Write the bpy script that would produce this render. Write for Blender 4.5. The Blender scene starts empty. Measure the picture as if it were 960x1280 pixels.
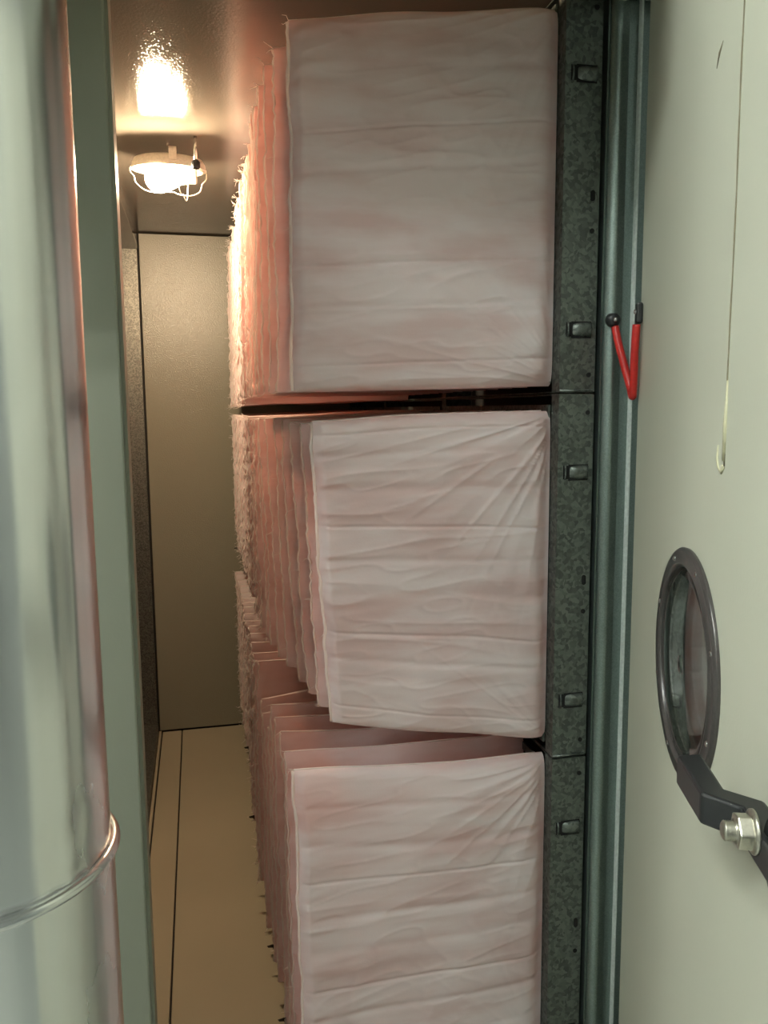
import bpy, math, random
import numpy as np
from math import sin, cos, pi, radians, hypot
from mathutils import Vector, Matrix

random.seed(7)
S = bpy.context.scene
COL = S.collection

# ------------------------------------------------------------------ camera
def make_camera():
    y, p, r = radians(12.85), radians(7.24), radians(-0.44)
    fw = Vector((sin(y)*cos(p), cos(y)*cos(p), -sin(p)))
    rt = Vector((cos(y), -sin(y), 0)); up = rt.cross(fw)
    rt2 = rt*cos(r) + up*sin(r); up2 = up*cos(r) - rt*sin(r)
    cd = bpy.data.cameras.new('camera'); co = bpy.data.objects.new('camera', cd); COL.objects.link(co)
    m = Matrix((rt2, up2, -fw)).transposed().to_4x4(); m.translation = (0, 0, 1.25)
    co.matrix_world = m
    cd.sensor_fit = 'VERTICAL'; cd.sensor_height = 36.0; cd.lens = 36.0*1018.7/1280
    cd.clip_start = 0.02; cd.clip_end = 60
    S.camera = co
make_camera()

# ------------------------------------------------------------------ world, light levels, exposure
W = bpy.data.worlds.new('world'); S.world = W; W.use_nodes = True
W.node_tree.nodes['Background'].inputs[0].default_value = (0.75, 0.85, 0.78, 1)
W.node_tree.nodes['Background'].inputs[1].default_value = 0.05
VS = S.view_settings
VS.view_transform = 'Standard'; VS.look = 'None'; VS.gamma = 1.0; VS.use_curve_mapping = False
VS.exposure = 0.0
S.cycles.max_bounces = 12; S.cycles.diffuse_bounces = 9; S.cycles.glossy_bounces = 4
TUBE_STRENGTH = 235.0          # fluorescent tubes of the plant room
TUBE_COLOUR = (0.94, 1.0, 0.95)
BULB_STRENGTH = 750.0         # caged bulb in the filter chamber
BULB_COLOUR = (1.0, 0.77, 0.50)

# ------------------------------------------------------------------ materials
def nodes(name):
    m = bpy.data.materials.new(name); m.use_nodes = True
    nt = m.node_tree
    return m, nt, nt.nodes['Principled BSDF'], nt.nodes['Material Output']
def N(nt, t, **kw):
    n = nt.nodes.new(t)
    for k, v in kw.items():
        if k in n.inputs: n.inputs[k].default_value = v
        else: setattr(n, k, v)
    return n
def coords(nt, scale=(1, 1, 1), rot=(0, 0, 0)):
    tc = nt.nodes.new('ShaderNodeTexCoord'); mp = nt.nodes.new('ShaderNodeMapping')
    geo = nt.nodes.new('ShaderNodeNewGeometry')
    nt.links.new(geo.outputs['Position'], mp.inputs['Vector'])
    mp.inputs['Scale'].default_value = scale; mp.inputs['Rotation'].default_value = rot
    nt.nodes.remove(tc)
    return mp.outputs[0]
def ramp(nt, src, stops):
    r = nt.nodes.new('ShaderNodeValToRGB'); nt.links.new(src, r.inputs[0])
    e = r.color_ramp.elements
    while len(e) < len(stops): e.new(0.5)
    for i, (p, c) in enumerate(stops):
        e[i].position = p; e[i].color = (*c, 1) if len(c) == 3 else c
    return r.outputs[0]
def bump(nt, h, strength, dist, bsdf):
    b = N(nt, 'ShaderNodeBump'); b.inputs['Strength'].default_value = strength
    b.inputs['Distance'].default_value = dist
    nt.links.new(h, b.inputs['Height']); nt.links.new(b.outputs[0], bsdf.inputs['Normal'])
    return b
def set_(b, **kw):
    for k, v in kw.items(): b.inputs[k.replace('_', ' ')].default_value = v

def paint(name, col, rough=0.4, var=0.08, orange_peel=0.25, scale=2.0, spec=0.5, peel_scale=260):
    m, nt, b, o = nodes(name)
    n = N(nt, 'ShaderNodeTexNoise'); n.inputs['Scale'].default_value = scale; n.inputs['Detail'].default_value = 5
    nt.links.new(coords(nt, (1, 1, .5)), n.inputs['Vector'])
    lo = tuple(c*(1-var) for c in col); hi = tuple(min(1, c*(1+var)) for c in col)
    nt.links.new(ramp(nt, n.outputs[0], [(.3, lo), (.7, hi)]), b.inputs['Base Color'])
    set_(b, Roughness=rough); b.inputs['Specular IOR Level'].default_value = spec
    if orange_peel:
        n2 = N(nt, 'ShaderNodeTexNoise'); n2.inputs['Scale'].default_value = peel_scale; n2.inputs['Detail'].default_value = 2
        nt.links.new(coords(nt), n2.inputs['Vector'])
        bump(nt, n2.outputs[0], orange_peel, 0.0012, b)
    return m
def plain(name, col, rough=0.5, metal=0.0, bumpy=0.0, bscale=200):
    m, nt, b, o = nodes(name)
    n = N(nt, 'ShaderNodeTexNoise'); n.inputs['Scale'].default_value = bscale
    nt.links.new(coords(nt), n.inputs['Vector'])
    lo = tuple(c*.9 for c in col); hi = tuple(min(1, c*1.1) for c in col)
    nt.links.new(ramp(nt, n.outputs[0], [(.3, lo), (.7, hi)]), b.inputs['Base Color'])
    set_(b, Roughness=rough, Metallic=metal)
    if bumpy: bump(nt, n.outputs[0], bumpy, 0.001, b)
    return m
def galvanised(name, c1, c2, scale=170, rough=(.34, .52), metal=.85, stretch=(1, 1, 1), spec_noise=0.15):
    m, nt, b, o = nodes(name)
    v = N(nt, 'ShaderNodeTexVoronoi'); v.inputs['Scale'].default_value = scale; v.inputs['Randomness'].default_value = 1
    w = N(nt, 'ShaderNodeTexNoise'); w.inputs['Scale'].default_value = 60; w.inputs['Detail'].default_value = 3
    co = coords(nt, stretch)
    nt.links.new(co, w.inputs['Vector'])
    mix = N(nt, 'ShaderNodeVectorMath', operation='MULTIPLY_ADD')
    mix.inputs[1].default_value = (.012, .012, .012)
    nt.links.new(w.outputs['Color'], mix.inputs[0]); nt.links.new(co, mix.inputs[2])
    nt.links.new(mix.outputs[0], v.inputs['Vector'])
    sep = N(nt, 'ShaderNodeSeparateColor'); nt.links.new(v.outputs['Color'], sep.inputs[0])
    nt.links.new(ramp(nt, sep.outputs[0], [(.15, c1), (.85, c2)]), b.inputs['Base Color'])
    mr = N(nt, 'ShaderNodeMapRange'); mr.inputs[3].default_value = rough[0]; mr.inputs[4].default_value = rough[1]
    nt.links.new(sep.outputs[1], mr.inputs[0]); nt.links.new(mr.outputs[0], b.inputs['Roughness'])
    set_(b, Metallic=metal)
    bump(nt, sep.outputs[2], spec_noise, .0006, b)
    return m
def emitter(name, col, strength):
    m, nt, b, o = nodes(name)
    set_(b, Base_Color=(*col, 1), Roughness=.4)
    b.inputs['Emission Color'].default_value = (*col, 1); b.inputs['Emission Strength'].default_value = strength
    return m

def filter_cloth():
    m, nt, b, o = nodes('pink_filter_cloth')
    co = coords(nt, (4.5, 6, 22))
    n = N(nt, 'ShaderNodeTexNoise'); n.inputs['Scale'].default_value = 1.0; n.inputs['Detail'].default_value = 6; n.inputs['Roughness'].default_value = .55
    nt.links.new(co, n.inputs['Vector'])
    n2 = N(nt, 'ShaderNodeTexNoise'); n2.inputs['Scale'].default_value = 9.0; n2.inputs['Detail'].default_value = 4
    nt.links.new(coords(nt, (1, 1, 1.6)), n2.inputs['Vector'])
    add = N(nt, 'ShaderNodeMath', operation='MULTIPLY_ADD'); add.inputs[1].default_value = .32
    nt.links.new(n2.outputs[0], add.inputs[0])
    mul = N(nt, 'ShaderNodeMath', operation='MULTIPLY'); mul.inputs[1].default_value = .82
    nt.links.new(n.outputs[0], mul.inputs[0]); nt.links.new(mul.outputs[0], add.inputs[2])
    colr = ramp(nt, add.outputs[0], [(.45, (.705, .60, .59)), (.56, (.79, .73, .73)), (.67, (.85, .825, .835))])
    d = N(nt, 'ShaderNodeBsdfDiffuse'); nt.links.new(colr, d.inputs[0])
    t = N(nt, 'ShaderNodeBsdfTranslucent'); t.inputs[0].default_value = (.99, .58, .50, 1)
    g = N(nt, 'ShaderNodeBsdfGlossy'); g.inputs['Roughness'].default_value = .45; g.inputs[0].default_value = (.9, .9, .9, 1)
    mx = N(nt, 'ShaderNodeMixShader'); mx.inputs[0].default_value = .42
    nt.links.new(d.outputs[0], mx.inputs[1]); nt.links.new(t.outputs[0], mx.inputs[2])
    mx2 = N(nt, 'ShaderNodeMixShader'); mx2.inputs[0].default_value = .035
    nt.links.new(mx.outputs[0], mx2.inputs[1]); nt.links.new(g.outputs[0], mx2.inputs[2])
    fib = N(nt, 'ShaderNodeTexNoise'); fib.inputs['Scale'].default_value = 420; fib.inputs['Detail'].default_value = 2
    nt.links.new(coords(nt, (1, 1, .6)), fib.inputs['Vector'])
    bm = N(nt, 'ShaderNodeBump'); bm.inputs['Strength'].default_value = .12; bm.inputs['Distance'].default_value = .0008
    nt.links.new(fib.outputs[0], bm.inputs['Height'])
    for s in (d, t, g): nt.links.new(bm.outputs[0], s.inputs['Normal'])
    nt.links.new(mx2.outputs[0], o.inputs[0]); nt.nodes.remove(b)
    return m
def seam_cloth():
    m, nt, b, o = nodes('pale_seam_cloth')
    n = N(nt, 'ShaderNodeTexNoise'); n.inputs['Scale'].default_value = 60
    nt.links.new(coords(nt), n.inputs['Vector'])
    colr = ramp(nt, n.outputs[0], [(.3, (.82, .74, .70)), (.7, (.92, .86, .83))])
    d = N(nt, 'ShaderNodeBsdfDiffuse'); nt.links.new(colr, d.inputs[0])
    t = N(nt, 'ShaderNodeBsdfTranslucent'); t.inputs[0].default_value = (.97, .84, .77, 1)
    mx = N(nt, 'ShaderNodeMixShader'); mx.inputs[0].default_value = .5
    nt.links.new(d.outputs[0], mx.inputs[1]); nt.links.new(t.outputs[0], mx.inputs[2])
    nt.links.new(mx.outputs[0], o.inputs[0]); nt.nodes.remove(b)
    return m
def aluminium():
    m, nt, b, o = nodes('aluminium_cladding')
    n = N(nt, 'ShaderNodeTexNoise'); n.inputs['Scale'].default_value = 1; n.inputs['Detail'].default_value = 5
    nt.links.new(coords(nt, (30, 30, .9)), n.inputs['Vector'])
    nt.links.new(ramp(nt, n.outputs[0], [(.3, (.78, .79, .78)), (.7, (.88, .89, .88))]), b.inputs['Base Color'])
    n3 = N(nt, 'ShaderNodeTexNoise'); n3.inputs['Scale'].default_value = 7; n3.inputs['Detail'].default_value = 6
    nt.links.new(coords(nt, (1, 1, .5)), n3.inputs['Vector'])
    mr = N(nt, 'ShaderNodeMapRange'); mr.inputs[1].default_value = .3; mr.inputs[2].default_value = .7
    mr.inputs[3].default_value = .23; mr.inputs[4].default_value = .28
    nt.links.new(n3.outputs[0], mr.inputs[0]); nt.links.new(mr.outputs[0], b.inputs['Roughness'])
    set_(b, Metallic=1.0)
    n2 = N(nt, 'ShaderNodeTexNoise'); n2.inputs['Scale'].default_value = 1; n2.inputs['Detail'].default_value = 3
    nt.links.new(coords(nt, (26, 26, .8)), n2.inputs['Vector'])
    bump(nt, n2.outputs[0], .12, .004, b)
    return m
def glass(name, tint=(.9, .93, .92), rough=0.02):
    m, nt, b, o = nodes(name)
    set_(b, Base_Color=(*tint, 1), Roughness=rough, IOR=1.45)
    b.inputs['Transmission Weight'].default_value = 1.0
    return m

M = dict(
    casing=paint('sage_grey_casing_paint', (.28, .295, .235), .42, .05, .12),
    door=paint('sage_cream_door_paint', (.53, .54, .44), .42, .05, .12),
    inner=paint('cream_chamber_paint', (.23, .212, .16), .24, .05, .9, peel_scale=250),
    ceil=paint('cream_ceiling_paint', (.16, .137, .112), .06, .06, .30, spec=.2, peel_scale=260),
    floor=paint('cream_floor_paint', (.36, .31, .22), .45, .07, .2),
    joint=plain('dark_joint_filler', (.012, .009, .006), .8),
    galv=galvanised('spangled_galvanised_steel', (.10, .115, .105), (.19, .215, .195)),
    galvsmooth=galvanised('smooth_galvanised_steel', (.22, .27, .255), (.27, .33, .31), 700, (.30, .36), .95, (1, 1, .8), .03),
    galvwarm=galvanised('dull_galvanised_sheet', (.10, .095, .085), (.20, .19, .165), 300, (.35, .55), .8),
    edge=plain('bright_cut_steel_edge', (.66, .71, .68), .4, .25),
    black=plain('black_plastic', (.012, .013, .014), .38),
    hole_shade=plain('black_hole_shade', (.004, .004, .004), .9),  # black colour stands in for the shade inside holes and recesses
    dark=plain('dark_void_sheet', (.02, .02, .02), .8),
    brown=plain('grey_brown_ring_plastic', (.055, .050, .048), .3, .2),
    chrome=plain('polished_spacer_ring', (.5, .5, .5), .16, 1.0),
    zinc=plain('zinc_plated_bolt', (.52, .50, .43), .3, .95, .2, 300),
    red=plain('red_rubber_cable', (.42, .016, .012), .35),
    scrap=plain('dark_torn_fleece', (.03, .022, .018), .9),
    residue=plain('dried_sealant', (.44, .42, .28), .6, 0, .3),
    scratch=plain('scuff_mark', (.16, .14, .09), .95),
    wire=plain('bare_guard_wire', (.65, .62, .55), .3, .8),
    lampbase=plain('off_white_lamp_base', (.60, .55, .47), .5),
    rod=plain('bright_conduit_rod', (.7, .68, .62), .22, .9),
    roomdark=paint('plant_room_dark_paint', (.34, .36, .34), .6, .04, 0),
    room=paint('plant_room_paint', (.37, .375, .36), .6, .04, 0),
    roomfloor=paint('plant_room_floor_paint', (.34, .36, .33), .5, .1, 0),
    bulb=emitter('glowing_bulb_glass', BULB_COLOUR, BULB_STRENGTH),
    tube=emitter('fluorescent_tube_glass', TUBE_COLOUR, TUBE_STRENGTH),
    cloth=filter_cloth(), seam=seam_cloth(), alu=aluminium(),
    pane=glass('porthole_glass'), globe=glass('clear_lamp_globe', (1, .97, .9), .05),
)

# ------------------------------------------------------------------ geometry helpers (world coordinates)
class G:
    def __init__(s): s.v = []; s.f = []; s.sm = []
    def add(s, vs, fs, smooth=False):
        k = len(s.v); s.v += [tuple(map(float, p)) for p in vs]
        s.f += [tuple(i+k for i in f) for f in fs]; s.sm += [smooth]*len(fs)
        return s
    def box(s, x0, x1, y0, y1, z0, z1, fn=None):
        vs = [(x, y, z) for x in (x0, x1) for y in (y0, y1) for z in (z0, z1)]
        if fn: vs = [fn(*p) for p in vs]
        return s.add(vs, [(0, 1, 3, 2), (4, 6, 7, 5), (0, 4, 5, 1), (2, 3, 7, 6), (0, 2, 6, 4), (1, 5, 7, 3)])
    def tube(s, pts, r, n=8, caps=True, closed=False):
        P = [Vector(p) for p in pts]; rs = r if isinstance(r, (list, tuple)) else [r]*len(P)
        rings = []; ref = None
        for i, p in enumerate(P):
            if closed: t = (P[(i+1) % len(P)] - P[i-1]).normalized()
            else: t = (P[min(i+1, len(P)-1)] - P[max(i-1, 0)]).normalized()
            if ref is None: ref = t.orthogonal().normalized()
            ref = (ref - t*ref.dot(t)); ref = ref.normalized() if ref.length > 1e-6 else t.orthogonal().normalized()
            b = t.cross(ref)
            rings.append([p + (ref*cos(2*pi*k/n) + b*sin(2*pi*k/n))*rs[i] for k in range(n)])
        vs = [q for R_ in rings for q in R_]; fs = []
        m = len(P)
        for i in range(m if closed else m-1):
            j = (i+1) % m
            for k in range(n): fs.append((i*n+k, i*n+(k+1) % n, j*n+(k+1) % n, j*n+k))
        if caps and not closed: fs += [tuple(range(n))[::-1], tuple((m-1)*n+k for k in range(n))]
        return s.add(vs, fs, True)
    def lathe(s, prof, c, axis=(0, 0, 1), n=48, close=False):
        A = Vector(axis).normalized(); U = A.orthogonal().normalized()
        if abs(A.z) > .99: U = Vector((1, 0, 0))
        V_ = A.cross(U); c = Vector(c); vs = []; fs = []
        for (r, h) in prof:
            for k in range(n): vs.append(c + A*h + (U*cos(2*pi*k/n) + V_*sin(2*pi*k/n))*r)
        m = len(prof)
        for i in range(m if close else m-1):
            j = (i+1) % m
            for k in range(n): fs.append((i*n+k, i*n+(k+1) % n, j*n+(k+1) % n, j*n+k))
        return s.add(vs, fs, True)
    def prism(s, poly, z0, z1, fn=None, smooth=False):
        n = len(poly)
        vs = [(x, y, z0) for x, y in poly] + [(x, y, z1) for x, y in poly]
        if fn: vs = [fn(*p) for p in vs]
        fs = [(k, (k+1) % n, n+(k+1) % n, n+k) for k in range(n)] + [tuple(range(n))[::-1], tuple(range(n, 2*n))]
        return s.add(vs, fs, smooth)

def wloc(o):
    v = Vector((0, 0, 0))
    while o is not None: v += o.location; o = o.parent
    return v
def obj(name, g, mat, parent=None, base=None, bevel=0, autosmooth=False):
    org = wloc(parent) if parent else Vector(base or (0, 0, 0))
    me = bpy.data.meshes.new(name)
    me.from_pydata([(x-org.x, y-org.y, z-org.z) for x, y, z in g.v], [], g.f)
    me.polygons.foreach_set('use_smooth', g.sm); me.update()
    me.materials.append(M[mat])
    o = bpy.data.objects.new(name, me); COL.objects.link(o)
    if parent: o.parent = parent
    else: o.location = org
    import bmesh
    bm = bmesh.new(); bm.from_mesh(me); bmesh.ops.recalc_face_normals(bm, faces=bm.faces); bm.to_mesh(me); bm.free()
    if bevel:
        b = o.modifiers.new('bevel', 'BEVEL'); b.width = bevel; b.segments = 2; b.limit_method = 'ANGLE'
    return o
def thing(name, loc, label, cat, group=None):
    o = bpy.data.objects.new(name, None); COL.objects.link(o); o.location = loc; o.empty_display_size = .05
    return tag(o, label, cat, group)
def tag(o, label, cat, group=None):
    o['label'] = label; o['category'] = cat
    if group: o['group'] = group
    return o
def struct(name, loc, label, cat):
    o = thing(name, loc, label, cat); o['kind'] = 'structure'; return o
def copy_to(o, loc, parent=None):
    c = o.copy(); COL.objects.link(c); c.parent = parent; c.location = loc; return c

CEIL, BACK = 1.891, 3.18
# ------------------------------------------------------------------ setting: filter chamber
fl = struct('floor', (.2, 2.2, -.03), 'cream painted chamber floor of steel panels with dark joints', 'floor')
obj('subfloor', G().box(-.62, .76, 1.15, 3.2, -.04, -.012), 'joint', fl)
obj('floor_panel', G().box(-.1835, -.1745, 1.16, BACK-.004, -.012, .004), 'floor', fl)
obj('floor_panel', G().box(-.1700, -.0985, 1.16, BACK-.004, -.012, 0), 'floor', fl, bevel=.0015)
obj('floor_panel', G().box(-.0945, .75, 1.16, BACK-.004, -.012, 0), 'floor', fl, bevel=.0015)

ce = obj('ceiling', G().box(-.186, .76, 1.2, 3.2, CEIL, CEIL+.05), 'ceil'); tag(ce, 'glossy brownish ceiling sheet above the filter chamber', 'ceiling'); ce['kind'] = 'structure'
wb = struct('wall_back', (.2, BACK, 0), 'cream painted steel end wall of the narrow chamber', 'wall')
obj('wall_sheet', G().box(-.1800, .75, BACK, BACK+.03, .005, CEIL-.005), 'inner', wb)
obj('joint_backing', G().box(-.62, .76, BACK+.025, BACK+.05, -.04, CEIL+.05), 'joint', wb)
wl = struct('wall_left', (-.3, 2.2, 0), 'left chamber side with a recessed opening under a steel header', 'wall')
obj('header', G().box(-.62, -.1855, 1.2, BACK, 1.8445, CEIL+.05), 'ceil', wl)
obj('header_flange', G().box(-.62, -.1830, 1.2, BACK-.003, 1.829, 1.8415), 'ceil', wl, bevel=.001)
obj('sill', G().box(-.62, -.186, 1.2, BACK, -.03, .035), 'galvwarm', wl)
obj('end_reveal', G().box(-.62, -.188, BACK-.012, BACK+.02, .035, 1.829), 'galvwarm', wl)
obj('side_sheet', G().box(-.66, -.62, 1.15, 3.22, -.04, CEIL+.05), 'dark', wl)
wr = struct('wall_right', (.75, 2.2, 0), 'dark upstream side hidden behind the filter frames', 'wall')
obj('wall_sheet', G().box(.76, .80, 1.2, 3.22, -.04, CEIL+.05), 'dark', wr)
obj('blanking_plate', G().box(.60, .604, 3.052, BACK, 0, CEIL), 'galv', wr)
obj('blanking_plate', G().box(.572, .604, 1.222, 3.052, 0, .048), 'galv', wr)

# front wall of the casing around the door opening
wf = struct('wall_front', (-.4, 1.15, 0), 'sage green casing panel left of the door opening', 'wall')
obj('jamb_panel', G().box(-1.6, -.0955, 1.15, 1.20, -.15, 2.3), 'casing', wf, bevel=.003)
obj('jamb_edge', G().box(-.0954, -.0910, 1.158, 1.20, -.15, 1.86), 'casing', wf)
obj('lintel_panel', G().box(-.0955, 2.2, 1.15, 1.20, 1.86, 2.3), 'casing', wf)
obj('hinge_side_panel', G().box(.735, 2.2, 1.17, 1.20, -.15, 1.86), 'casing', wf)
obj('threshold', G().box(-.0955, .735, 1.15, 1.20, -.15, -.012), 'casing', wf)

obj('added_shade_panel', G().box(-.70, .56, .955, 1.15, 1.845, 1.91), 'casing', wf, bevel=.003)  # unseen overhang added to shade the top filters and upper door
obj('added_shade_lip', G().box(-.70, .525, .955, .963, 1.737, 1.846), 'casing', wf)  # unseen lip, added to carry that shade further down
# plant room behind the camera
pr = struct('wall_room', (0, -1, -.15), 'pale plant room walls around the air handling unit', 'wall')
obj('wall_sheet', G().box(-2.4, 2.2, -1.9, -1.8, -.15, 3.1), 'room', pr)
obj('wall_sheet', G().box(-2.5, -2.4, -2.6, 1.2, -.15, 3.1), 'room', pr)
obj('wall_sheet', G().box(2.2, 2.3, -1.9, 1.2, -.15, 3.1), 'roomdark', pr)
obj('wall_sheet', G().box(-2.5, 2.3, 1.2, 1.3, 2.3, 3.1), 'room', pr)
obj('wall_sheet', G().box(-2.5, -1.6, 1.15, 1.25, -.15, 2.3), 'room', pr)
rf = obj('floor_room', G().box(-2.5, 2.3, -2.6, 1.15, -.25, -.15), 'roomfloor'); tag(rf, 'dark grey plant room floor outside the chamber', 'floor'); rf['kind'] = 'structure'
rc = obj('ceiling_room', G().box(-2.5, 2.3, -2.6, 1.3, 3.1, 3.2), 'room'); tag(rc, 'pale plant room ceiling above the open door', 'ceiling'); rc['kind'] = 'structure'

# ------------------------------------------------------------------ plant room luminaires (real fittings on the ceiling)
def luminaire(x, y, along, label):
    L = 1.25
    t = thing('fluorescent_light', (x, y, 3.10), label, 'ceiling light', 'fluorescent lights of the plant room')
    def bx(a0, a1, b0, b1, z0, z1):
        g = G()
        return g.box(x+a0, x+a1, y+b0, y+b1, z0, z1) if along == 'x' else g.box(x+b0, x+b1, y+a0, y+a1, z0, z1)
    obj('housing', bx(-L/2, L/2, -.07, .07, 3.05, 3.10), 'lampbase', t, bevel=.006)
    for s in (-.04, .04):
        a = (x-L/2+.03, y+s, 3.02) if along == 'x' else (x+s, y-L/2+.03, 3.02)
        b = (x+L/2-.03, y+s, 3.02) if along == 'x' else (x+s, y+L/2-.03, 3.02)
        obj('fluorescent_tube', G().tube([a, b], .014, 12), 'tube', t)
    for e in (-1, 1):
        obj('tube_holder', bx(e*(L/2-.025)-.012, e*(L/2-.025)+.012, -.06, .06, 3.0, 3.05), 'lampbase', t)
luminaire(-1.55, .34, 'x', 'twin tube fluorescent light on the plant room ceiling to the left')
luminaire(-1.10, -.45, 'y', 'twin tube fluorescent light on the plant room ceiling behind the viewer')

# ------------------------------------------------------------------ filter holding frames
FX0, FX1, Y0, PITCH = .566, .627, 1.218, .611
ROWS = [1.272, .661, .050]           # bottom of top, middle, bottom row
ROWN = ['top', 'middle', 'bottom']; COLN = ['nearest the door', 'in the second bay', 'deepest by the end wall']
def holding_frame(row, col):
    z0 = ROWS[row]; z1 = z0 + PITCH; y0 = Y0 + PITCH*col; y1 = y0 + PITCH
    t = thing('filter_holding_frame', ((FX0+FX1)/2, y0, z0),
              f'spangled galvanised channel frame holding the {ROWN[row]} row filter {COLN[col]}', 'filter frame', 'galvanised filter frames')
    e = .0022
    # near side channel: web plus small returns
    g = G()
    g.prism([(FX0, y0), (FX1, y0), (FX1, y0+.028), (FX1-.0018, y0+.028), (FX1-.0018, y0+.0018), (FX0+.0018, y0+.0018), (FX0+.0018, y0+.028), (FX0, y0+.028)], z0+e, z1-e)
    obj('side_channel', g, 'galv', t)
    obj('side_channel', G().box(FX0, FX1, y1-.004, y1-.002, z0+e, z1-e), 'galv', t)
    obj('cross_channel', G().box(FX0+.001, FX1-.001, y0+.003, y1-.004, z0+.001, z0+.003), 'galv', t)
    obj('cross_channel', G().box(FX0+.001, FX1-.001, y0+.003, y1-.004, z1-.003, z1-.001), 'galv', t)
    if col: return t
    # folded lip at the joint with the frame above
    obj('joint_lip', G().tube([(FX0, y0-.001, z0+.004), (FX1-.004, y0-.001, z0+.004)], .0022, 8), 'galv', t)
    for dz in (.100, PITCH-.127):
        zc = z0 + dz; xc = .598
        cl = obj('latch_tongue', tongue(xc, y0, zc), 'galv', t)
        obj('latch_shade_plate', G().box(xc-.0135, xc+.0205, y0-.0008, y0+.001, zc-.0135, zc+.0125), 'hole_shade', cl)  # black plates on the web, shade around the latch put in as colour
        obj('latch_slot_shade', G().box(xc-.0225, xc-.0135, y0-.0012, y0+.001, zc-.011, zc+.011), 'hole_shade', cl)
        obj('latch_loop', G().tube([(xc-.020, y0-.002, zc-.012), (xc-.0205, y0-.005, zc-.005), (xc-.0205, y0-.005, zc+.005), (xc-.020, y0-.002, zc+.012)], .0014, 6), 'galv', cl)
        obj('latch_shade_strip', G().box(xc+.0185, xc+.021, y0-.0012, y0+.001, zc-.009, zc+.010), 'hole_shade', cl)
    for dz, lng in ((.029, 0), (.252, 0), (.305, .0045), (.580, 0)):
        g = G(); xh = .616
        g.prism([(xh+.0038*cos(a), .0038*sin(a)+(lng if sin(a) > 0 else -lng)) for a in [k*2*pi/16 for k in range(16)]], 0, .0022,
                fn=lambda a, b, c: (a, y0-.0012+c, z0+dz+b))
        obj('hole_shade_plug', g, 'hole_shade', t)  # black plug on the web, coloured as the shade in a punched hole
    return t
def tongue(xc, y0, zc):
    g = G(); vs = []; fs = []; nu, nv = 9, 9
    for i in range(nu):
        u = i/(nu-1); x = xc-.012+.031*u
        w = .0075 + .0035*math.sqrt(min(1, u*2.2)); h = .0065*min(1, u*2.5)**.6
        for j in range(nv):
            a = pi*j/(nv-1)
            vs.append((x, y0 - .0004 - h*sin(a), zc - w*cos(a)))
    for i in range(nu-1):
        for j in range(nv-1): fs.append((i*nv+j, i*nv+j+1, (i+1)*nv+j+1, (i+1)*nv+j))
    fs.append(tuple((nu-1)*nv+j for j in range(nv))); fs.append(tuple(range(nv)))
    return g.add(vs, fs, True)
for c in range(3):
    for r in range(3): holding_frame(r, c)

# ------------------------------------------------------------------ bag filters
def vnoise(x, y, seed):
    """smooth 2-D value noise in 0..1 on numpy arrays"""
    x = np.asarray(x, float); y = np.asarray(y, float)
    xi = np.floor(x).astype(np.int64); yi = np.floor(y).astype(np.int64); xf = x-xi; yf = y-yi
    def h(a, b):
        n = (a*374761393 + b*668265263 + seed*974634777) & 0x7fffffff
        n = ((n ^ (n >> 13))*1274126177) & 0x7fffffff
        return ((n ^ (n >> 16)) & 0xffff)/65535.0
    u = xf*xf*(3-2*xf); v = yf*yf*(3-2*yf)
    return (h(xi, yi)*(1-u)+h(xi+1, yi)*u)*(1-v) + (h(xi, yi+1)*(1-u)+h(xi+1, yi+1)*u)*v

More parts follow.
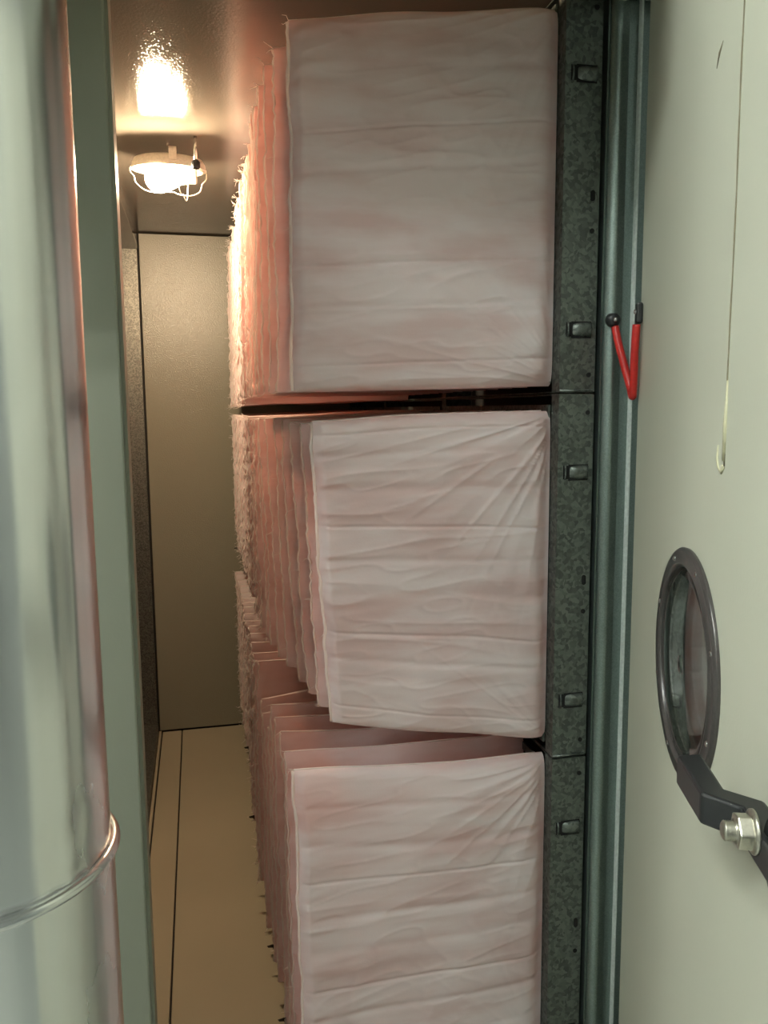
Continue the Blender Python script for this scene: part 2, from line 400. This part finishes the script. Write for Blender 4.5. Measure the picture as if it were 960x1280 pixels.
MX = .5645
def pocket_surface(P, U, V, side):
    """U: 0 mouth..1 tip, V: 0 bottom..1 top, side -1 faces the door, +1 faces the end wall"""
    sd = P['seed']
    tipx = P['xb'] + (P['xt']-P['xb'])*V + P['wav']*(vnoise(V*P['wf'], 0*V+3.3, sd+1)-.5) + P['wav']*.5*(vnoise(V*P['wf']*3.1, 0*V+7.1, sd+2)-.5)
    X = MX + (tipx-MX)*U
    zb = P['zmb'] + (P['ztb']-P['zmb'])*U**1.15 + .010*(vnoise(U*3, 0*U+.5, sd+3)-.5)*np.sin(pi*U)
    zt = P['zmt'] + (P['ztt']-P['zmt'])*U**1.15 + .010*(vnoise(U*3, 0*U+1.5, sd+4)-.5)*np.sin(pi*U)
    Z = zb + (zt-zb)*V
    Yc = P['ym'] + (P['yt']-P['ym'])*U**.85 + .010*P['sway']*np.sin(pi*V*1.2+sd) * U
    T = (P['hm'] + (P['ht']-P['hm'])*U**.9)
    edge = np.clip(1-np.abs(2*V-1)**26, 0, 1)**.6
    mouthpinch = 1 - .55*np.exp(-(U/.05)**2)
    tippinch = np.clip((1-U)/.035, 0, 1)**.7
    q = np.zeros_like(Z)
    for k, s in enumerate(P['seams']):
        zs = s + .012*(vnoise(U*2.2, 0*U+k*1.7, sd+5)-.5)
        wdt = (.0022, .009, .006)[k % 3]
        q = np.maximum(q, (.6+.4*((k*53) % 4)/3)*np.exp(-((V-zs)*(zt-zb)/wdt)**2))
    H = T*edge*mouthpinch*tippinch*(1-.0*q) + .0012
    w = np.zeros_like(Z)
    if P['fine']:
        w -= .0026*q
        # long lazy horizontal folds, sharpened
        n = vnoise(U*2.3+V*1.5, V*15, sd+11); w += .0018*(1-np.abs(2*n-1))**4*np.minimum(1, edge*1.5)
        n = vnoise(U*5-V*6, V*26+U*4, sd+12); w += .0012*(1-np.abs(2*n-1))**4
        n = vnoise(U*4, V*6, sd+13); w += .006*(n-.5)
        # puckers along the tip seam
        n = vnoise(U*5, V*44+U*6, sd+14); w += .0050*(n-.5)*np.exp(-(1-U)/.11)
        # folds fanning out of the two mouth corners
        for (cv, s2, am) in ((1.0, -1, P['fan'][0]), (0.0, 1, P['fan'][1])):
            ang = np.arctan2(s2*(V-cv)*(zt-zb), U*.43+.02)
            rr = np.hypot(U*.43, (V-cv)*(zt-zb))
            n = vnoise(ang*11+3, rr*3, sd+15+s2)
            w += am*(1-np.abs(2*n-1))**3*np.exp(-(rr/.26)**2)*np.clip(rr/.05, 0, 1)
        w *= tippinch*np.clip(U/.04, 0, 1)*np.clip(edge*1.6, 0, 1)
    else:
        w -= .0025*q
        n = vnoise(U*4+sd, V*16, sd+11); w += .006*(n-.5)*tippinch
    Y = Yc + side*(H + w)
    return X, Y, Z

def pocket(P, parent):
    g = G()
    for side in (-1, 1):
        fine = P['fine'] and side < 0
        nu, nv = (120, 300) if fine else (12, 46)
        u = np.linspace(0, 1, nu); v = np.linspace(0, 1, nv)
        if fine: v = .5-.5*np.cos(pi*v)*.35 + .65*(v-.5); v = (v-v.min())/(v.max()-v.min())
        U, V = np.meshgrid(u, v, indexing='ij')
        X, Y, Z = pocket_surface(P, U, V, side)
        vs = np.stack([X, Y, Z], -1).reshape(-1, 3).tolist()
        fs = []
        for i in range(nu-1):
            for j in range(nv-1): fs.append((i*nv+j, i*nv+j+1, (i+1)*nv+j+1, (i+1)*nv+j))
        g.add(vs, fs, True)
    # closing strips along top, bottom (gusset) and tip
    for vv in (0., 1.):
        u = np.linspace(0, 1, 24); A = np.stack(pocket_surface(P, u, 0*u+vv, -1), -1); B = np.stack(pocket_surface(P, u, 0*u+vv, 1), -1)
        g.add(A.tolist()+B.tolist(), [(i, i+1, 24+i+1, 24+i) for i in range(23)], True)
    o = obj('pocket', g, 'cloth', parent)
    # sewn seam bead down the tip
    nv = 80 if P['fine'] else 60
    v = np.linspace(0.004, .996, nv); X, Y, Z = pocket_surface(P, 0*v+1, v, 0)
    sd = P['seed']
    rb = P['bead']*(1 + .5*(vnoise(v*40, 0*v, sd+30)-.5))
    X = X - P['bead']*.5 + P['crimp']*(vnoise(v*70, 0*v, sd+31)-.5); Y = Y + P['crimp']*1.3*(vnoise(v*55, 0*v, sd+32)-.5)
    obj('tip_seam', G().tube(np.stack([X, Y, Z], -1).tolist(), rb.tolist(), 6), 'seam', o)
    # sewn seam along the top edge
    u = np.linspace(.03, 1, 26); X, Y, Z = pocket_surface(P, u, 0*u+1, 0)
    obj('top_seam', G().tube(np.stack([X, Y, Z], -1).tolist(), .0017 if P['fine'] else .0014, 5), 'seam', o)
    return o

SEAMS = [[.075, .20, .235, .345, .455, .60, .70, .845], [.07, .17, .225, .33, .455, .565, .66, .775, .885, .95], [.10, .2, .3, .39, .49, .60, .70, .79, .90]]
rng = random.Random(11)
TIPX = [[.147, .133, .126, .122, .121, .122, .124, .124], None, None]
def frays(pts, n, g):
    for k in range(n):
        p = Vector(rng.choice(pts)); L = rng.uniform(.006, .02); a = rng.uniform(0, 2*pi)
        d = Vector((-abs(cos(a))*1.0 - .2, rng.uniform(-.6, .3), rng.uniform(-.9, .6))).normalized()
        c = Vector((rng.uniform(-1, 1), rng.uniform(-1, 1), rng.uniform(-1, 1)))*L*.35
        g.tube([p, p+d*L*.5+c*.5, p+d*L+c*-.2], [.0006, .0005, .0003], 4)

def bag_filter(row, col):
    z0 = ROWS[row]; y0 = Y0 + PITCH*col
    t = thing('bag_filter', (MX, y0+PITCH/2, z0), '', 'air filter', 'pink bag filters in the filter wall')
    hx = (FX0-.0045, FX0-.0008); zl, zh = z0+.018, z0+PITCH-.018
    obj('header_frame', G().box(*hx, y0+.030, y0+.046, zl, zh).box(*hx, y0+PITCH-.028, y0+PITCH-.012, zl, zh)
        .box(*hx, y0+.046, y0+PITCH-.028, zl, zl+.014).box(*hx, y0+.046, y0+PITCH-.028, zh-.014, zh), 'galv', t)
    fringe = G(); fp = []
    for i in range(8):
        front = (i == 0 and col == 0)
        k = col*8 + i
        ym = y0 + .020 + .0715*(i+.5)
        yt = y0 + .026 + .0735*i + rng.uniform(-.008, .008)
        sm = [s + rng.uniform(-.01, .01) for s in SEAMS[row]]
        P = dict(seed=row*101+col*17+i+1, ym=ym, yt=yt, hm=.018, ht=.005, wav=.006, wf=5, sway=.3, fine=front, seams=sm,
                 bead=.0018, crimp=.004 if col == 0 else .007, fan=(.004, .004))
        j = lambda a: rng.uniform(-a, a)
        if row == 0:
            x = TIPX[0][i] if col == 0 else (.126 if col == 1 else .130)+j(.003)
            P.update(xt=x, xb=x-.004+j(.002), zmb=1.284-(.012 if yt > 2.12 else 0), zmt=1.860, ztb=1.277+j(.003)-(.012+.006*(yt-2.12) if yt > 2.12 else 0), ztt=1.797+j(.006)-(.008 if i % 3 == 1 else 0))
        elif row == 1:
            b = max(.132, .192 - .0082*k); a = max(.126, .168-.007*k)
            P.update(xt=a+j(.002), xb=b+j(.002), zmb=.684, zmt=1.244, ztb=.752 + j(.006), ztt=1.229+j(.004))
        else:
            x = .130 - .0017*min(k, 8) + (.006 if col == 2 else 0)
            drop = .075 if (col == 0 and i >= 5) else 0
            P.update(xt=x+j(.002), xb=x+.004+j(.006), zmb=.072, zmt=.656, ztb=.075+j(.03)+.03*col, ztt=.682-drop+j(.004)-.01*col)
        if front:
            P.update(ym=y0+.040, yt=y0+.012, hm=.030, ht=.013, wav=.007, bead=.0027, crimp=.0015, sway=.15, wf=6)
            P['fan'] = [(.0012, .0025), (.0040, .0012), (.0035, .0015)][row]
            if row == 1: P['ym'] += .002
        elif i == 0: P['yt'] += .008
        elif i == 1 and col == 0: P['yt'] -= .012
        po = pocket(P, t)
        if (row, col, i) in ((2, 0, 3), (2, 0, 6), (2, 1, 4), (1, 2, 7), (2, 2, 1)):
            q = [float(a[0]) for a in pocket_surface(P, np.array([1.]), np.array([.02 if row == 2 else .0]), 0)]
            obj('torn_flap', G().prism([(0, .004), (-.016, .001), (-.013, -.003), (-.004, -.004), (0, -.012)], 0, .0015, fn=lambda a, b, c: (q[0]+a, q[1]+c, q[2]+b)), 'scrap', po)
        for vv in np.linspace(0, 1, 14):
            q = pocket_surface(P, np.array([1.]), np.array([vv]), 0); fp.append((float(q[0][0]), float(q[1][0]), float(q[2][0])))
            if vv in (0, 1): fp += [fp[-1]]*(4 if row < 2 else 2)
    frays(fp, 40 if col == 0 else 150, fringe)
    fo = obj('frayed_fibres', fringe, 'seam', t); fo['kind'] = 'stuff'
    return t
LBL = [['pale pink bag filter in the top row, nearest the door', 'pink bag filter in the top row, second bay, tips lit by the lamp', 'pink bag filter in the top row, deepest bay beside the end wall'],
       ['pale pink bag filter in the middle row, nearest the door', 'pink bag filter in the middle row, second bay behind the nearest one', 'pink bag filter in the middle row, deepest bay beside the end wall'],
       ['pale pink bag filter in the bottom row with fanned pocket tops, nearest the door', 'pink bag filter in the bottom row, second bay behind the fanned one', 'pink bag filter in the bottom row, deepest bay beside the end wall']]
for r in range(3):
    for c in range(3):
        bag_filter(r, c)['label'] = LBL[r][c]

# ------------------------------------------------------------------ galvanised door post
tp = struct('trim_1', (.66, 1.2, 0), 'smooth galvanised door post between filter frames and open door', 'door post')
arc = [(.6515-.0165*sin(b), 1.2155-.0165*cos(b)) for b in [radians(75-k*7.5) for k in range(11)]]
g = G().prism([(.6315, 1.26), (.6315, 1.2095), (.6335, 1.2095)] + arc + [(.6610, 1.199), (.6620, 1.2025), (.679, 1.2045), (.679, 1.26)], -.02, 1.88)
obj('post_profile', g, 'galvsmooth', tp)
obj('edge_strip', G().prism([(.679, 1.26), (.679, 1.199), (.6798, 1.1965), (.6825, 1.1965), (.6835, 1.199), (.6835, 1.26)], -.02, 1.88), 'edge', tp)
obj('rebate_strip', G().prism([(.6835, 1.26), (.6835, 1.2035), (.7345, 1.2035), (.7345, 1.26)], -.02, 1.88), 'galvsmooth', tp)

# ------------------------------------------------------------------ open door with porthole and lever
PH = radians(19.36); DD = Vector((-sin(PH), -cos(PH), 0)); DN = Vector((-cos(PH), sin(PH), 0))   # along the leaf, out of its inner face
DH = Vector((.666, 1.15, 0))
def dw(t, off, z): p = DH + DD*t + DN*off; return (p.x, p.y, z)
dr = struct('door_1', (DH.x, DH.y, -.10), 'open sage cream steel access door with round porthole', 'door')
PT, PZ, PRI = .341, .948, .1166
def leaf():
    g = G(); n = 64; t0, t1, z0, z1 = .0, .80, -.10, 1.85; vs = []; 
    for off in (0, -.05):
        for k in range(n):
            a = 2*pi*k/n; vs.append(dw(PT+PRI*cos(a), off, PZ+PRI*sin(a)))
        for k in range(n):
            a = 2*pi*k/n; c, s = cos(a), sin(a)
            sc = min(((t1-PT)/c if c > 1e-9 else (t0-PT)/c if c < -1e-9 else 1e9), ((z1-PZ)/s if s > 1e-9 else (z0-PZ)/s if s < -1e-9 else 1e9))
            vs.append(dw(PT+sc*c, off, PZ+sc*s))
        cs = [(t1, z1), (t0, z1), (t0, z0), (t1, z0)]
        for c in cs: vs.append(dw(c[0], off, c[1]))
    m = 2*n+4; fs = []
    cor = [math.atan2(z1-PZ, t1-PT), math.atan2(z1-PZ, t0-PT), math.atan2(z0-PZ, t0-PT)+2*pi, math.atan2(z0-PZ, t1-PT)+2*pi]
    border = []
    for k in range(n):
        border.append(n+k); a0, a1 = 2*pi*k/n, 2*pi*(k+1)/n
        extra = [2*n+i for i, c in enumerate(cor) if a0 < c < a1]
        border += extra
        for h in (0, 1):
            fs.append(tuple(h*m+q for q in ([k, n+k]+extra+[n+(k+1) % n, (k+1) % n])))
    for i in range(len(border)):
        a, b = border[i], border[(i+1) % len(border)]; fs.append((a, b, m+b, m+a))
    for k in range(n): fs.append((k, (k+1) % n, m+(k+1) % n, m+k))
    return g.add(vs, fs)
obj('door_leaf', leaf(), 'door', dr)
pc = dw(PT, 0, PZ)
pv = obj('porthole_ring', G().lathe([(.1375, 0), (.1382, .003), (.1372, .0045), (.1350, .0050), (.1345, .0062), (.1335, .0066), (.1215, .0060), (.1205, .0078), (.1185, .0078), (.1160, .0055), (.1150, .003), (.1150, -.052), (.1165, -.052), (.1165, 0)], pc, DN, 72), 'brown', dr)
obj('spacer_ring', G().lathe([(.1148, -.008), (.1115, -.008), (.1105, -.011), (.1115, -.014), (.1105, -.020), (.1115, -.026), (.1148, -.026)], pc, DN, 64), 'chrome', pv)
def dome(off, h, r):
    return G().lathe([(r*(1-i/10)+.0004, off + h*(1-(1-i/10)**2)) for i in range(11)] + [(r*(i/10)+.0004, off - .003 + h*(1-(i/10)**2)) for i in range(11)], pc, DN, 48, close=True)
obj('porthole_pane', dome(.0035, .004, .1146), 'pane', pv)
obj('porthole_pane', dome(-.036, .0005, .1146), 'pane', pv)
for k in range(8):
    a = pi/8 + k*pi/4
    obj('screw', G().lathe([(.0001, .0135), (.0022, .0132), (.0036, .0118), (.0038, .0100)], dw(PT+.1272*cos(a), -.0055, PZ+.1272*sin(a)), DN, 12), 'chrome', pv)
# lever handle
lv = G().prism([(.543, .057), (.620, .055), (.643, .029), (.760, .029), (.760, .006), (.630, .006), (.610, .033), (.537, .033)], .894, .923, fn=lambda t, o, z: dw(t, o, z))
lo = obj('lever_handle', lv, 'black', dr, bevel=.003)
obj('lever_hub', G().lathe([(.0001, .001), (.036, .001), (.036, .022), (.034, .0245), (.0001, .0245)], dw(.715, 0, .915), DN, 40), 'black', lo)
hexr = .0145
obj('hex_nut', G().prism([(hexr*cos(k*pi/3+.2), hexr*sin(k*pi/3+.2)) for k in range(6)], .031, .043, fn=lambda a, b, h: dw(.674+a, h, .918+b)), 'zinc', lo, bevel=.0012)
obj('nut_flange', G().lathe([(.0001, .0285), (.0175, .0285), (.0175, .0305), (.0145, .0325), (.0001, .0325)], dw(.674, 0, .918), DN, 32), 'zinc', lo)
th = [(.0001, .0535), (.006, .0530), (.0078, .0515)]
for k in range(5): th += [(.0080, .0510-k*.0016), (.0070, .0502-k*.0016)]
th += [(.0095, .0435), (.0105, .0425), (.0001, .0425)]
obj('bolt_end', G().lathe(th, dw(.674, 0, .918), DN, 24), 'zinc', lo)
# dried sealant line and scuff
zs = np.linspace(1.19, 1.85, 60)
obj('sealant_line', G().tube([dw(.4555+.0012*sin(z*23), .0004, z) for z in zs], [.0007+.0004*abs(sin(z*41)) for z in zs], 6), 'scratch', dr)
g = G()
g.tube([dw(.4555, .0003, 1.275), dw(.4548, .0004, 1.23), dw(.455, .0003, 1.195)], [.0012, .0026, .0022], 8)
g.tube([dw(.4555, .0003, 1.19), dw(.448, .0003, 1.183), dw(.436, .0003, 1.187), dw(.432, .0003, 1.196), dw(.432, .0002, 1.21)], [.0028, .0018, .0014, .0018, .0008], 8)
obj('sealant_smear', g, 'residue', dr)
obj('scuff', G().tube([dw(.368, 0, 1.60), dw(.378, .0001, 1.612), dw(.388, 0, 1.619)], [.0006, .0016, .0006], 6), 'scratch', dr)

# ------------------------------------------------------------------ red bonding cable
rc_ = thing('bonding_cable', (.650, 1.16, 1.26), 'red V-shaped cable joining the galvanised post and the door edge', 'cable')
def spl(ps, n=8):
    out = []; P = [Vector(p) for p in ps]
    for i in range(len(P)-1):
        p0, p1, p2, p3 = P[max(i-1, 0)], P[i], P[i+1], P[min(i+2, len(P)-1)]
        for k in range(n):
            t = k/n; out.append(.5*((2*p1)+(p2-p0)*t+(2*p0-5*p1+4*p2-p3)*t*t+(3*p1-p0-3*p2+p3)*t**3))
    return out+[P[-1]]
pa = (.6445, 1.1885, 1.374); pb = (.651, 1.132, 1.388)
obj('cable', G().tube(spl([pa, (.647, 1.182, 1.350), (.6525, 1.172, 1.315), (.6575, 1.160, 1.280), (.6560, 1.150, 1.2655), (.6525, 1.142, 1.278), (.6490, 1.135, 1.33), (.6490, 1.132, 1.372)]), .0060, 14), 'red', rc_)
l1 = obj('cable_lug', G().lathe([(.0001, .0125), (.008, .012), (.0105, .009), (.0115, .002), (.0115, 0), (.0001, 0)], (.6440, 1.1985, 1.385), (0, -1, 0), 28), 'black', rc_)
obj('lug_screw', G().lathe([(.0001, .0155), (.003, .0145), (.004, .0118)], (.6440, 1.1985, 1.385), (0, -1, 0), 14), 'chrome', l1)
l2 = obj('cable_lug', G().box(.004, .022, .0005, .010, 1.374, 1.405, fn=dw), 'black', rc_, bevel=.003)
obj('lug_screw', G().lathe([(.0001, .0135), (.003, .0125), (.004, .0095)], dw(.013, 0, 1.392), DN, 14), 'chrome', l2)

# ------------------------------------------------------------------ clad pipe in front of the casing
PCX, PCY = -.2265, .82
pp = thing('insulated_pipe', (PCX, PCY, -.15), 'tall shiny aluminium clad pipe standing before the green panel', 'pipe')
def clad(z0, z1, r0, r1, seed):
    nz, nt_ = 240, 240; z = np.linspace(z0, z1, nz); a = np.linspace(0, 2*pi, nt_, endpoint=False)
    A, Z = np.meshgrid(a, z); A2 = np.minimum(A, 2*pi-A)
    n1 = np.where(A < pi, 1, -1)
    r = r0 + (r1-r0)*(Z-z0)/(z1-z0)
    d = .0030*(vnoise(A2*3.2+n1*20, Z*1.3, seed)-.5) + .0018*(vnoise(A2*9+n1*20, Z*2.5, seed+1)-.5)
    d *= np.clip(A2/.25, 0, 1)*np.clip((pi-A2)/.25, 0, 1)
    for (da, dz, s, am) in DENTS:
        d -= am*np.exp(-(((A-da)*.13)**2+(Z-dz)**2)/s**2)
    R_ = r + d
    vs = np.stack([PCX+R_*np.cos(A), PCY+R_*np.sin(A), Z], -1).reshape(-1, 3).tolist()
    fs = [(i*nt_+k, i*nt_+(k+1) % nt_, (i+1)*nt_+(k+1) % nt_, (i+1)*nt_+k) for i in range(nz-1) for k in range(nt_)]
    return G().add(vs, fs, True)
DENTS = [(5.48, .868, .009, .0016), (5.62, .868, .008, .0018), (5.76, .874, .011, .0022), (5.35, 1.26, .03, .0015)]
obj('cladding_sheet', clad(.812, 3.09, .1265, .1265, 3), 'alu', pp)
obj('cladding_sheet', clad(-.15, .815, .1310, .1295, 8), 'alu', pp)
ZR = .817
obj('swaged_ring', G().lathe([(.1262+.0, ZR-.010)] + [(.1300+.0058*cos(b), ZR+.0058*sin(b)) for b in [(-100+k*20)*pi/180 for k in range(14)]] + [(.1262, ZR+.005)], (PCX, PCY, 0), (0, 0, 1), 96), 'alu', pp)

# ------------------------------------------------------------------ caged bulb lamp on the chamber ceiling
LX, LY = -.043, 2.13
def oval(g, k=.60):
    g.v = [(x, LY+(y-LY)*k, z) for x, y, z in g.v]; return g
lp = thing('bulkhead_lamp', (LX, LY, 1.80), 'glowing caged bulb lamp hanging under the chamber ceiling', 'lamp')
ZB = 1.826
obj('lamp_base', oval(G().lathe([(.0001, ZB+.030), (.070, ZB+.030), (.080, ZB+.026), (.086, ZB+.015), (.088, ZB+.002), (.086, ZB), (.083, ZB+.004), (.075, ZB+.010), (.0001, ZB+.010)], (LX, LY, 0), (0, 0, 1), 48)), 'lampbase', lp)
br = obj('mounting_bracket', G().box(LX+.002, LX+.020, LY-.054, LY-.050, ZB+.012, ZB+.040).box(LX+.002, LX+.020, LY-.054, LY-.02, ZB+.0385, ZB+.042), 'lampbase', lp)
obj('mounting_stud', G().lathe([(.005, ZB+.028), (.005, CEIL)], (LX+.0, LY+.02, 0), (0, 0, 1), 12), 'rod', lp)
cr = obj('conduit_rod', G().tube([(.0215, 2.068, CEIL), (.0212, 2.068, CEIL-.02), (.0205, 2.068, ZB+.006)], [.0042, .0042, .0050], 12), 'rod', lp)
obj('cable_gland', G().lathe([(.0085, 0), (.0105, .004), (.0105, .014), (.0070, .018), (.0052, .020)], (.0205, 2.068, ZB-.008), (0, 0, 1), 16), 'black', cr)
obj('lamp_holder', G().box(LX+.034, LX+.066, LY-.028, LY+.012, ZB-.026, ZB+.008), 'lampbase', lp, bevel=.004)
BZ = ZB-.022
bl = obj('bulb', G().lathe([(.0001, -.048)] + [(.034*cos(b), -.014+.034*sin(b)) for b in [(-80+k*14)*pi/180 for k in range(9)]] + [(.030, .006), (.022, .022), (.015, .034), (.014, .048)], (LX-.008, LY-.018, BZ), (1, 0, .06), 32), 'bulb', lp)
# wire guard: two bent loops under the base plus a rim ring
cg = obj('wire_guard', G().tube([(LX+.089*cos(a), LY+.055*sin(a), ZB+.002) for a in [k*2*pi/48 for k in range(48)]], .0014, 6, closed=True), 'wire', lp)
prof = [(-.089, 0), (-.089, -.012), (-.081, -.022), (-.078, -.036), (-.062, -.050), (-.045, -.056), (-.020, -.058), (-.010, -.055), (.010, -.055), (.024, -.060), (.050, -.061), (.070, -.052), (.076, -.040), (.078, -.032), (.087, -.022), (.089, -.010), (.089, 0)]
obj('guard_wire', G().tube([tuple(p) for p in spl([(LX+a, LY-.02, ZB+b) for a, b in prof], 4)], .0014, 6), 'wire', cg)
obj('guard_wire', G().tube([tuple(p) for p in spl([(LX+.032+.012*a/.089, LY+a*.58, ZB+b) for a, b in prof], 4)], .0014, 6), 'wire', cg)
